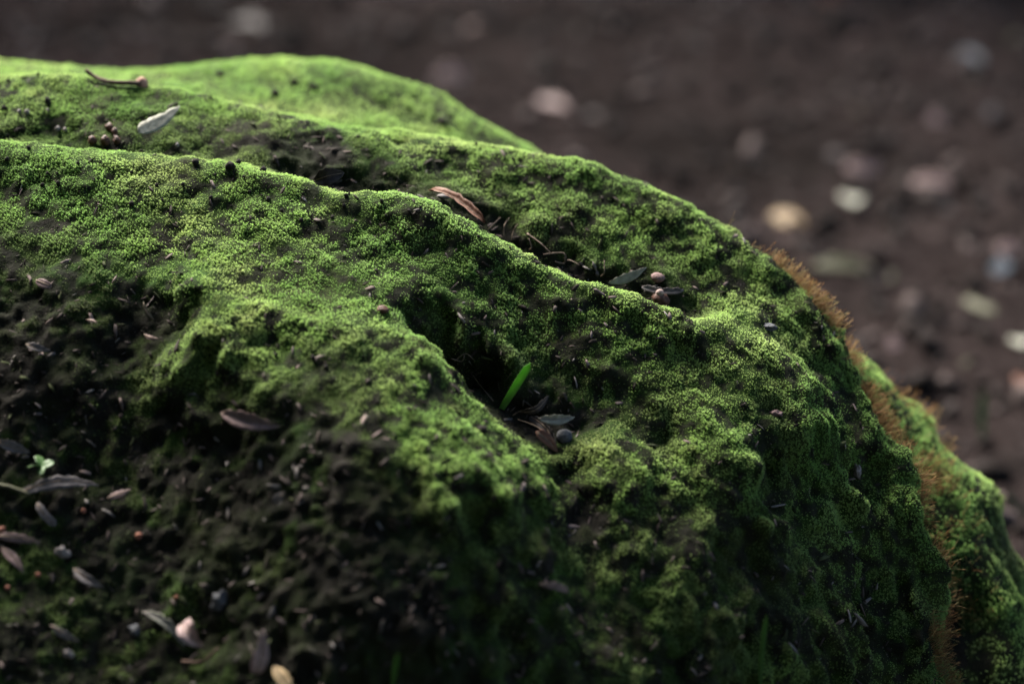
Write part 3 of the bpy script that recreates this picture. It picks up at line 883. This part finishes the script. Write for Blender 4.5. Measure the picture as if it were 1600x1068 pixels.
leaf('leaf', (840, 912), (882, 926), 13, 'pink', 'pinkish curled flake on the lower dark wall', lift=(4, 4), seed=47, face=.5, curl=.2)
leaf('leaf', (115, 890), (160, 920), 16, 'grey', 'grey leaf scrap between the pale chip and the olive moss', lift=(4, 4), seed=48, fold=.4)
leaf('leaf', (85, 975), (120, 1000), 13, 'grey', 'pale grey leaf edge over the olive moss patch', lift=(5, 4), seed=49)
leaf('leaf', (240, 500), (236, 470), 8, 'olive', 'upright faded sliver leaning on the left slope', lift=(2, 8), seed=50)
for x, y, w in [(217, 838, 12), (131, 798, 9), (60, 898, 9), (276, 933, 7), (12, 918, 9), (3, 826, 12)]:
    pebble('orange_seed', (x, y), w, M_ORANGE, 'small round orange seed on the dark foot', 'seed', 'orange seeds on the dark foot', seed=int(x), rough=.12, sink=.55)
blade('grass_blade', (1188, 1085), (1198, 962), 9, LEAF['shadegreen'], 'dull green grass blade standing against the lower dark wall', bend=.02, ddepth=-.03)
blade('grass_blade', (614, 1085), (622, 1022), 8, LEAF['shadegreen'], 'short faint grass blade at the dark foot', bend=.02, ddepth=-.03)
blade('grass_blade', (1535, 690), (1536, 612), 11, LEAF['shadegreen'], 'blurred grass blade rising from soil past the right boulder flank', bend=.02)
blade('grass_blade', (1625, 815), (1570, 768), 14, LEAF['olive'], 'blurred yellowish stem leaning over the right boulder flank', bend=.05)
# twig on the right rim
stick('twig', [(1254, 418), (1268, 432), (1281, 448), (1290, 462)], (4, 5, 5, 3), M_TWIG, 'thin dark twig lying along the sunlit right rim', lifts=[12, 10, 9, 7])
# seedling
h, n = hit(66, 748)
sd = empty('seedling', h)
tag(sd, 'tiny light green seedling with four leaves on the dark foot', 'seedling')
obj('stem', tube_mesh('stem', [(0, 0, -.002), (.001, -.002, .006), (.001, -.004, .012)], [.0007, .0006, .0005], 5), LEAF['shadegreen'], sd)
for a, L, el in ((0.3, .010, .3), (2.0, .011, .5), (3.6, .010, .2), (5.0, .009, -.2)):
    lf = obj('leaf', leaf_mesh(L, L * .75, .08, .15, 0, 'oval', int(a * 10), 8, 4, .0003), LEAF['shadegreen'], sd)
    lf.location = (.001, -.004, .011)
    lf.rotation_euler = (0.4, -el, a)

# dark soil crumbs on the moss
rr = random.Random(5)
meshes = [stone_mesh('soil_crumb', 60 + k, (1, .8, .7), .45, ICO1, 1.6) for k in range(5)]
for me_ in meshes: me_.materials.append(M_CRUMB)
def crumb(x, y, w, lb, gp):
    h, n = hit(x, y)
    o = obj('soil_crumb', rr.choice(meshes))
    r = w * pxsize(h) / 2
    o.scale = (r, r, r); o.location = h + n * (r * .2 + .0006)
    o.rotation_euler = (rr.uniform(0, 6), rr.uniform(0, 6), rr.uniform(0, 6))
    if gp and w >= 9: lb = lb.replace('little', 'larger')
    tag(o, lb, 'soil crumb', gp)
LM = 'little dark soil crumb on the bright moss of the middle ridge'
for x, y, w in [(306, 257, 16), (360, 262, 22), (372, 256, 13), (410, 268, 16), (420, 313, 12), (538, 322, 10), (596, 315, 9), (541, 308, 10), (604, 337, 6), (286, 289, 8), (245, 291, 9), (92, 287, 10), (66, 291, 11), (205, 320, 12), (45, 233, 10), (640, 330, 8), (657, 325, 6),
                (751, 336, 6), (703, 343, 5), (853, 418, 5), (937, 441, 7), (980, 452, 5), (1003, 487, 5), (1086, 487, 6), (1094, 489, 5), (747, 370, 6), (520, 340, 8), (470, 345, 9), (330, 310, 9), (122, 257, 9), (205, 270, 7), (10, 250, 9), (75, 272, 8), (390, 300, 7), (440, 330, 7)]:
    crumb(x, y, w, LM, 'soil crumbs on the middle ridge')
for k in range(46):
    x = rr.uniform(0, 1000); y0 = 240 + max(0, x - 380) * .33
    crumb(x, y0 + rr.uniform(8, 95), rr.choice((3, 4, 4, 5, 6)), LM, 'soil crumbs on the middle ridge')
LR = 'little dark soil crumb on the moss of the rear ridge'
for x, y, w in [(8, 172, 15), (75, 160, 15), (14, 128, 8), (60, 118, 8), (275, 165, 9), (305, 140, 7), (600, 200, 6), (630, 192, 6), (744, 226, 7), (752, 211, 6), (760, 222, 5), (802, 250, 8), (560, 215, 8), (845, 246, 7), (900, 252, 5), (470, 178, 6), (380, 160, 7)]:
    crumb(x, y, w, LR, 'soil crumbs on the rear ridge')
LH = 'dark lump on the blurred boulder behind'
for x, y, w in [(460, 130, 17), (490, 139, 18), (430, 150, 20), (345, 118, 16), (714, 172, 12), (690, 192, 20)]:
    crumb(x, y, w, LH, 'dark lumps on the boulder behind')
for x, y, w in [(752, 672, 20)]:
    crumb(x, y, w, 'dark wedge shaped crumb on the front lobe moss', None)
for x, y, w in [(590, 628, 9), (780, 712, 9), (430, 555, 8), (490, 560, 12), (510, 575, 10)]:
    crumb(x, y, w, 'dark crumb on the front lobe moss', 'crumbs on the front lobe')

# ------------------------------------------------------------------ leaf litter on the soil behind
def ground_leaf(px, py, Lpx, wpx, ang, mat, label, group=None, shape='lance', seed=0, up=.0):
    h, n = hit(px, py)
    s = pxsize(h)
    # the soil is seen at a low angle: the length across is true, the length away is foreshortened
    dx, dy = math.cos(ang), math.sin(ang)
    fs = max(.2, (Vector(CAM) - h).normalized().z)
    v = Vector((dx * Lpx * s, dy * Lpx * s / max(fs, .45), 0))
    L = v.length
    L *= .9; v *= .9
    o = obj('leaf', leaf_mesh(L, .62 * wpx * s / (fs * .6 + .4), .05, .2, .2, shape, seed), LEAF[mat])
    o.matrix_world = frame_from(h - v / 2 + Vector((0, 0, .012)), h + v / 2 + Vector((0, 0, .012)), Vector((0, -up, 1)).normalized())
    tag(o, label, 'leaf', group)
    return o
for i, (x, y, L, w, a, m_, sh, lb, up) in enumerate([
    (1318, 430, 105, 27, -.12, 'olive', 'lance', 'long pale olive leaf on the soil right of the sunlit rim', .8),
    (1346, 271, 60, 24, 0, 'pink', 'strip', 'short pinkish bark strip on the soil behind, clearest of the flecks', .9),
    (1456, 297, 70, 22, -.12, 'pink', 'strip', 'pale reddish leaf on the soil beside the pinkish bark strip', .8),
    (1332, 325, 26, 36, 1.4, 'pale', 'oval', 'bright cream leaf scrap on the soil under the pinkish bark strip', 1.2),
    (1232, 353, 56, 34, -.7, 'tan', 'oval', 'tan yellow leaf on the soil close to the orange moss stalks', 1.0),
    (1560, 428, 56, 24, .7, 'blue', 'strip', 'blue grey leaf on the soil at a slant', .9),
    (1572, 402, 46, 26, .2, 'pink', 'oval', 'reddish leaf touching the blue grey slanted leaf', .8),
    (1300, 4, 46, 24, 0, 'brown', 'oval', 'orange red leaf far behind on the soil', 1.0),
    (705, 127, 60, 26, .05, 'pink', 'oval', 'pinkish leaf on the soil just beyond the rear hump', .9),
    (1592, 548, 18, 36, 1.5, 'pale', 'oval', 'whitish chip on the soil above the right boulder flank', 1.2),
    (1395, 552, 30, 24, .4, 'pink', 'oval', 'dull pinkish scrap on the soil by the right flank', 1.0),
    (1513, 98, 46, 12, -1.0, 'blue', 'strip', 'slim blue grey strip in the far dark soil', .9),
    (1552, 190, 30, 22, .3, 'grey', 'oval', 'grey leaf scrap on the far right soil', .9),
    (1462, 198, 30, 24, .3, 'pink', 'oval', 'pale pink scrap on the far right soil', .9),
    (1530, 490, 50, 16, -.7, 'olive', 'strip', 'olive strip on the soil below the reddish leaf', .9),
    (865, 172, 60, 20, -.5, 'pink', 'lance', 'faint brownish leaf on the soil beyond the rear ridge crest', .7),
    (390, 52, 90, 16, -.4, 'dark', 'lance', 'faint long leaf in the dark soil beyond the rear hump', .7),
    (1595, 610, 26, 30, 1.0, 'brown', 'oval', 'brown scrap on the soil over the right flank tip', .9),
]):
    ground_leaf(x, y, L, w, a, m_, lb, None, sh, 200 + i, up)
protoL, pname = [], []
for i in range(14):
    sh_ = ('lance', 'oval', 'strip', 'drop')[(i * 3) % 4]; mk = ('litter', 'litter2', 'litter', 'brown', 'litter2', 'dark', 'olive', 'litter', 'pink', 'litter2', 'litter', 'blue', 'litter', 'grey')[i]
    me_ = leaf_mesh(1, rr.choice((.22, .3, .42, .6)), rr.uniform(.02, .15), rr.uniform(.1, .5), rr.uniform(-.6, .6), sh_, 300 + i, 8, 2, .006)
    me_.materials.append(LEAF[mk])
    pname.append({'lance': 'pointed ', 'oval': 'oval ', 'strip': 'narrow ', 'drop': 'drop shaped '}[sh_] + {'litter': 'dull brown', 'litter2': 'dull greyish', 'pink': 'pinkish', 'grey': 'grey', 'brown': 'brown', 'dark': 'blackish', 'olive': 'olive', 'blue': 'blue grey'}[mk])
    protoL.append(me_)
cnt = 0
while cnt < 290:
    y = rr.uniform(1.9, 6.0); x = rr.uniform(-.42, .42) * y
    if x < .3 and y < 2.5: continue
    if x < .6 and y < 2.1: continue
    ki = rr.randrange(14)
    o = obj('leaf', protoL[ki])
    L = rr.choice((.014, .018, .022, .028, .034, .045, .055))
    o.scale = (L, L, L)
    o.location = (x, y, float(gz(np.array([x]), np.array([y]))[0]) + .006)
    o.rotation_euler = (rr.uniform(-.5, .5), rr.uniform(-.5, .5), rr.uniform(0, 6.3))
    tag(o, ('tiny ' if L < .02 else 'small ' if L < .04 else 'larger ') + pname[ki] + ' leaf in the blurred litter on the soil behind', 'leaf', 'scattered leaves on the soil behind')
    cnt += 1

# ------------------------------------------------------------------ loose stuff: clods on the soil, flakes on the dark foot, moss stalks
def merge(items, name, mats_attr=None):
    V, F, C, o = [], [], [], 0
    for v, f, c in items:
        V.append(v); F.append(f + o); o += len(v)
        C.append(np.repeat(np.array([c]), len(v), 0))
    me = mesh_np(name, np.concatenate(V), np.concatenate(F), False)
    add_attr(me, 'tint', np.concatenate(C))
    return me

def mat_tint(name, rough=.85, trans=0.):
    t = NT(name)
    c = t.attr('tint').outputs['Color']
    n = t.noise(400, 3, t.pos())
    c2 = t.mix(t.ramp(n, [(.3, (.5, .5, .5)), (.7, (0, 0, 0))]), c, t.mix(.6, c, (.02, .015, .012)))
    sh = t.bsdf(c2, rough, None, .04)
    if trans:
        tr = t.n('ShaderNodeBsdfTranslucent'); t.l(c2, tr.inputs[0])
        mx = t.n('ShaderNodeMixShader'); mx.inputs[0].default_value = trans
        t.l(sh, mx.inputs[1]); t.l(tr.outputs[0], mx.inputs[2]); sh = mx.outputs[0]
    return t.done(sh)
M_TINT = mat_tint('loose_litter')
M_SETA = mat_tint('moss_stalk', .5, .45)

def rotm():
    q = rng.normal(size=4); q /= np.linalg.norm(q)
    a, b, c, d = q
    return np.array([[1 - 2 * (c * c + d * d), 2 * (b * c - a * d), 2 * (b * d + a * c)], [2 * (b * c + a * d), 1 - 2 * (b * b + d * d), 2 * (c * d - a * b)], [2 * (b * d - a * c), 2 * (c * d + a * b), 1 - 2 * (b * b + c * c)]])

items = []
cy = rng.uniform(1.5, 6.2, 5200); cx = rng.uniform(-.45, .45, 5200) * cy
cz = gz(cx, cy)
lumps = [ICO1[0] * (1 + .35 * fbm(ICO1[0] + 9 * k, 1.5, 2, k))[:, None] for k in range(8)]
for i in range(5200):
    s = rng.choice([.006, .009, .014, .022, .032], p=[.3, .28, .22, .14, .06])
    g = rng.uniform(.3, 2.0)
    col = np.array([.0135, .0105, .0101]) * g
    if rng.random() < .14: col = np.array([.048, .037, .035]) * rng.uniform(.6, 1.6)
    v = (lumps[i % 8] * np.array([1, rng.uniform(.4, 1), rng.uniform(.3, .8)])) @ rotm().T * s
    items.append((v + np.array([cx[i], cy[i], cz[i] + s * .2]), ICO1[1], col))
o = tag(obj('soil_clods', merge(items, 'soil_clods'), M_TINT), 'crumbly clods and bark bits covering the dark soil behind', 'soil', kind='stuff')

def flakes(p, n, smin, smax, cols, name):
    items = []
    base = np.array([[-1, -.35, 0], [-.2, -.6, .12], [.8, -.3, .05], [1.1, .1, -.08], [.2, .55, .1], [-.8, .4, 0]])
    V6 = np.r_[base, base - np.array([0, 0, .12])]
    F6 = np.array([[0, 1, 5], [1, 4, 5], [1, 2, 4], [2, 3, 4], [6, 11, 7], [7, 11, 10], [7, 10, 8], [8, 10, 9]] + [[i, (i + 1) % 6 + 6, (i + 1) % 6] for i in range(6)] + [[i, i + 6, (i + 1) % 6 + 6] for i in range(6)])
    for i in range(len(p)):
        z = n[i] + rng.normal(0, .35, 3); z /= np.linalg.norm(z)
        x = np.cross(z, rng.normal(size=3)); x /= np.linalg.norm(x)
        R = np.stack([x, np.cross(z, x), z], 1)
        s = smin + (smax - smin) * rng.random() ** 3
        v = (V6 * np.array([rng.uniform(.8, 1.6), rng.uniform(.2, .8), .7]) * (1 + rng.normal(0, .12, (12, 1)))) @ R.T * s
        c = np.array(cols[rng.integers(len(cols))]) * rng.uniform(.6, 1.3)
        items.append((v + p[i] + n[i] * s * .25, F6, c))
    return merge(items, name)
bare = np.clip(1 - m1 * 1.2, 0, 1) * view_weight(P1)
fp, fn, _ = sample(P1, N1, bare, F1, 20000)
print('flakes', len(fp))
FC = [tuple(.55 * q for q in c) for c in [(.035, .028, .025), (.03, .025, .022), (.05, .04, .036), (.09, .07, .065), (.06, .05, .045), (.13, .105, .10), (.17, .13, .12), (.035, .045, .02), (.05, .06, .025), (.20, .18, .17)]]
tag(obj('leaf_crumbs', flakes(fp, fn, .0007, .0042, FC, 'leaf_crumbs'), M_TINT), 'crumbled leaf bits and grit over the bare dark parts of the boulder', 'leaf litter', kind='stuff')

# moss stalks on the right rim
def setae(P, N, m, F, dens, rear=False):
    view = CAM - P
    view /= np.linalg.norm(view, axis=1)[:, None]
    fac = (N * view).sum(1)
    r = P - CAM; d = r @ FWD
    px = 800 + (r @ RGT) / d / .25 * 800; py = 534 - (r @ UPV) / d / .25 * 800
    rim = smooth(.22, .02, fac) * smooth(-.75, -.3, fac) * smooth(1120, 1200, px) * (N[:, 0] > .1)
    low = smooth(1400, 1470, px) * smooth(700, 800, py) * smooth(.5, .1, fac)
    rx = np.interp(py, [235, 285, 366, 430, 508, 590, 670, 760, 850, 950, 1068], [850, 1000, 1150, 1230, 1300, 1345, 1385, 1420, 1448, 1470, 1490])
    rim = rim * (px > rx - 22); low = low * (px > rx - 30)
    if rear:
        rim = smooth(rx - 10, rx + 5, px) * smooth(rx + 95, rx + 45, px) * smooth(560, 700, py) * smooth(1000, 900, py); low = 0
    w = np.clip(rim + low * 1.2, 0, 1) * np.clip(.25 + 1.3 * vnoise(P, 45, 81), 0.03, 1)
    return sample(P, N, w, F, dens)
sp, sn, _ = setae(P1, N1, m1, F1, 480000)
n_main = len(sp)
sp2, sn2, _ = setae(P2, N2, m2, F2, 260000, True)
sp = np.r_[sp, sp2]; sn = np.r_[sn, sn2]
print('setae', len(sp))
items = []
tri = np.array([[math.cos(a), math.sin(a)] for a in (0, 2.094, 4.189)])
SF = []
for s_ in range(4):
    for k_ in range(3):
        a, b = s_ * 3 + k_, s_ * 3 + (k_ + 1) % 3
        SF += [[a, b, b + 3], [a, b + 3, a + 3]]
SF = np.array(SF)
for i in range(len(sp)):
    L = .004 + .012 * rng.random() ** 1.4
    dv = sn[i] * .9 + np.array([.25, -.05, .35]) + rng.normal(0, .36, 3); dv /= np.linalg.norm(dv)
    x = np.cross(dv, rng.normal(size=3)); x /= np.linalg.norm(x); y = np.cross(dv, x)
    bend = rng.normal(0, .35) * L
    rad = np.array([.00019, .00017, .00015, .00036, .00006])
    tt = np.array([-.05, .45, .84, .93, 1.06])
    V = np.concatenate([sp[i] + dv * L * t_ + x * bend * t_ * t_ + (tri[:, :1] * x + tri[:, 1:] * y) * r_ for t_, r_ in zip(tt, rad)])
    c = np.array([[.25, .14, .055], [.31, .20, .09], [.19, .10, .045], [.28, .23, .10]][rng.integers(4)]) * rng.uniform(.7, 1.2)
    items.append((V, SF, c))
o = obj('moss_stalks', merge(items[:n_main], 'moss_stalks'), M_SETA); o.parent = big; o.matrix_parent_inverse = INV1; o['kind'] = 'stuff'
o = obj('moss_stalks', merge(items[n_main:], 'moss_stalks'), M_SETA); o.parent = back; o.matrix_parent_inverse = INV2; o['kind'] = 'stuff'

# ------------------------------------------------------------------ moss: leafy shoots on the boulders
def shoot_mesh(seed, leaves=11):
    r = random.Random(seed)
    V, F, T = [], [], []
    for k in range(leaves):
        a = k * 2.399 + r.uniform(-.3, .3)
        lev = k / leaves
        z0 = 0.15 + 0.6 * lev
        L = (0.95 - 0.45 * lev) * r.uniform(.8, 1.15)
        el = math.radians(8 + 62 * lev + r.uniform(-10, 10))
        d = Vector((math.cos(a) * math.cos(el), math.sin(a) * math.cos(el), math.sin(el)))
        s = Vector((-math.sin(a), math.cos(a), 0)) * (0.17 * r.uniform(.8, 1.2))
        b = Vector((0, 0, z0))
        mid = b + d * L * .5 + Vector((0, 0, .06))
        tip = b + d * L - Vector((0, 0, .10))
        i = len(V)
        V += [b, mid + s, tip, mid - s]
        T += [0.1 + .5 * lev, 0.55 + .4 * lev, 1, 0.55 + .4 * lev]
        F += [(i, i + 1, i + 2), (i, i + 2, i + 3)]
    me = mesh_np('shoot', np.array([list(v) for v in V]), F, False)
    add_attr(me, 'tip', T)
    me.materials.append(M_MOSS)
    return me

PROTO = bpy.data.collections.new('moss_shoots')
protos = []
for k in range(3):
    po = bpy.data.objects.new('moss_shoot', shoot_mesh(k + 1))
    PROTO.objects.link(po)
    protos.append(po)

def instancer(name):
    g = bpy.data.node_groups.new(name, 'GeometryNodeTree')
    g.interface.new_socket('Geometry', in_out='INPUT', socket_type='NodeSocketGeometry')
    g.interface.new_socket('Geometry', in_out='OUTPUT', socket_type='NodeSocketGeometry')
    gi = g.nodes.new('NodeGroupInput'); go = g.nodes.new('NodeGroupOutput')
    j = g.nodes.new('GeometryNodeJoinGeometry')
    def na(nm, typ):
        x = g.nodes.new('GeometryNodeInputNamedAttribute')
        x.data_type = typ
        x.inputs['Name'].default_value = nm
        return x.outputs[0]
    for k, po in enumerate(protos):
        oi = g.nodes.new('GeometryNodeObjectInfo')
        oi.inputs['Object'].default_value = po
        oi.inputs['As Instance'].default_value = False
        cmpn = g.nodes.new('FunctionNodeCompare')
        cmpn.data_type = 'INT'; cmpn.operation = 'EQUAL'
        g.links.new(na('kind', 'INT'), cmpn.inputs[2])
        cmpn.inputs[3].default_value = k
        ip = g.nodes.new('GeometryNodeInstanceOnPoints')
        g.links.new(gi.outputs[0], ip.inputs['Points'])
        g.links.new(cmpn.outputs[0], ip.inputs['Selection'])
        g.links.new(oi.outputs['Geometry'], ip.inputs['Instance'])
        g.links.new(na('rot', 'FLOAT_VECTOR'), ip.inputs['Rotation'])
        g.links.new(na('scl', 'FLOAT_VECTOR'), ip.inputs['Scale'])
        g.links.new(ip.outputs[0], j.inputs[0])
    g.links.new(j.outputs[0], go.inputs[0])
    return g

def moss_object(P, N, m, F, cover_shade, dens, size, parent, inv, up=0.45):
    p, n, mm, vg = sample(P, N, m, F, dens, view_weight(P), cover_shade)
    k = len(p)
    dirv = n + np.array([0, 0, up]) + rng.normal(0, .22, (k, 3))
    dirv /= np.linalg.norm(dirv, axis=1)[:, None]
    # euler XYZ that brings +Z on dirv, with a free spin first
    th = np.arccos(np.clip(dirv[:, 2], -1, 1))
    ph = np.arctan2(dirv[:, 1], dirv[:, 0])
    # R = Rz(ph) Ry(th) -> euler (0, th, ph); spin comes from the three prototypes and phyllotaxis
    rot = np.stack([np.zeros(k), th, ph], 1)
    big_n = 0.8 + 0.35 * vnoise(p, 60, 61)
    s = size * big_n * rng.uniform(.7, 1.25, k) * (0.55 + 0.45 * mm)
    me = bpy.data.meshes.new('moss')
    me.vertices.add(k)
    me.vertices.foreach_set('co', (p - n * 0.0004).astype(np.float32).ravel())
    add_attr(me, 'rot', rot)
    add_attr(me, 'cover_shade', vg)
    add_attr(me, 'scl', np.stack([s, s, s * rng.uniform(.9, 1.5, k)], 1))
    a = me.attributes.new('kind', 'INT', 'POINT')
    a.data.foreach_set('value', rng.integers(0, 3, k).astype(np.int32))
    me.materials.append(M_MOSS)
    o = obj('moss', me)
    o.parent = parent; o.matrix_parent_inverse = inv
    md = o.modifiers.new('shoots', 'NODES')
    md.node_group = MOSS_GN
    o['kind'] = 'stuff'
    print('moss shoots', k)
    return o

MOSS_GN = instancer('moss_shoots')
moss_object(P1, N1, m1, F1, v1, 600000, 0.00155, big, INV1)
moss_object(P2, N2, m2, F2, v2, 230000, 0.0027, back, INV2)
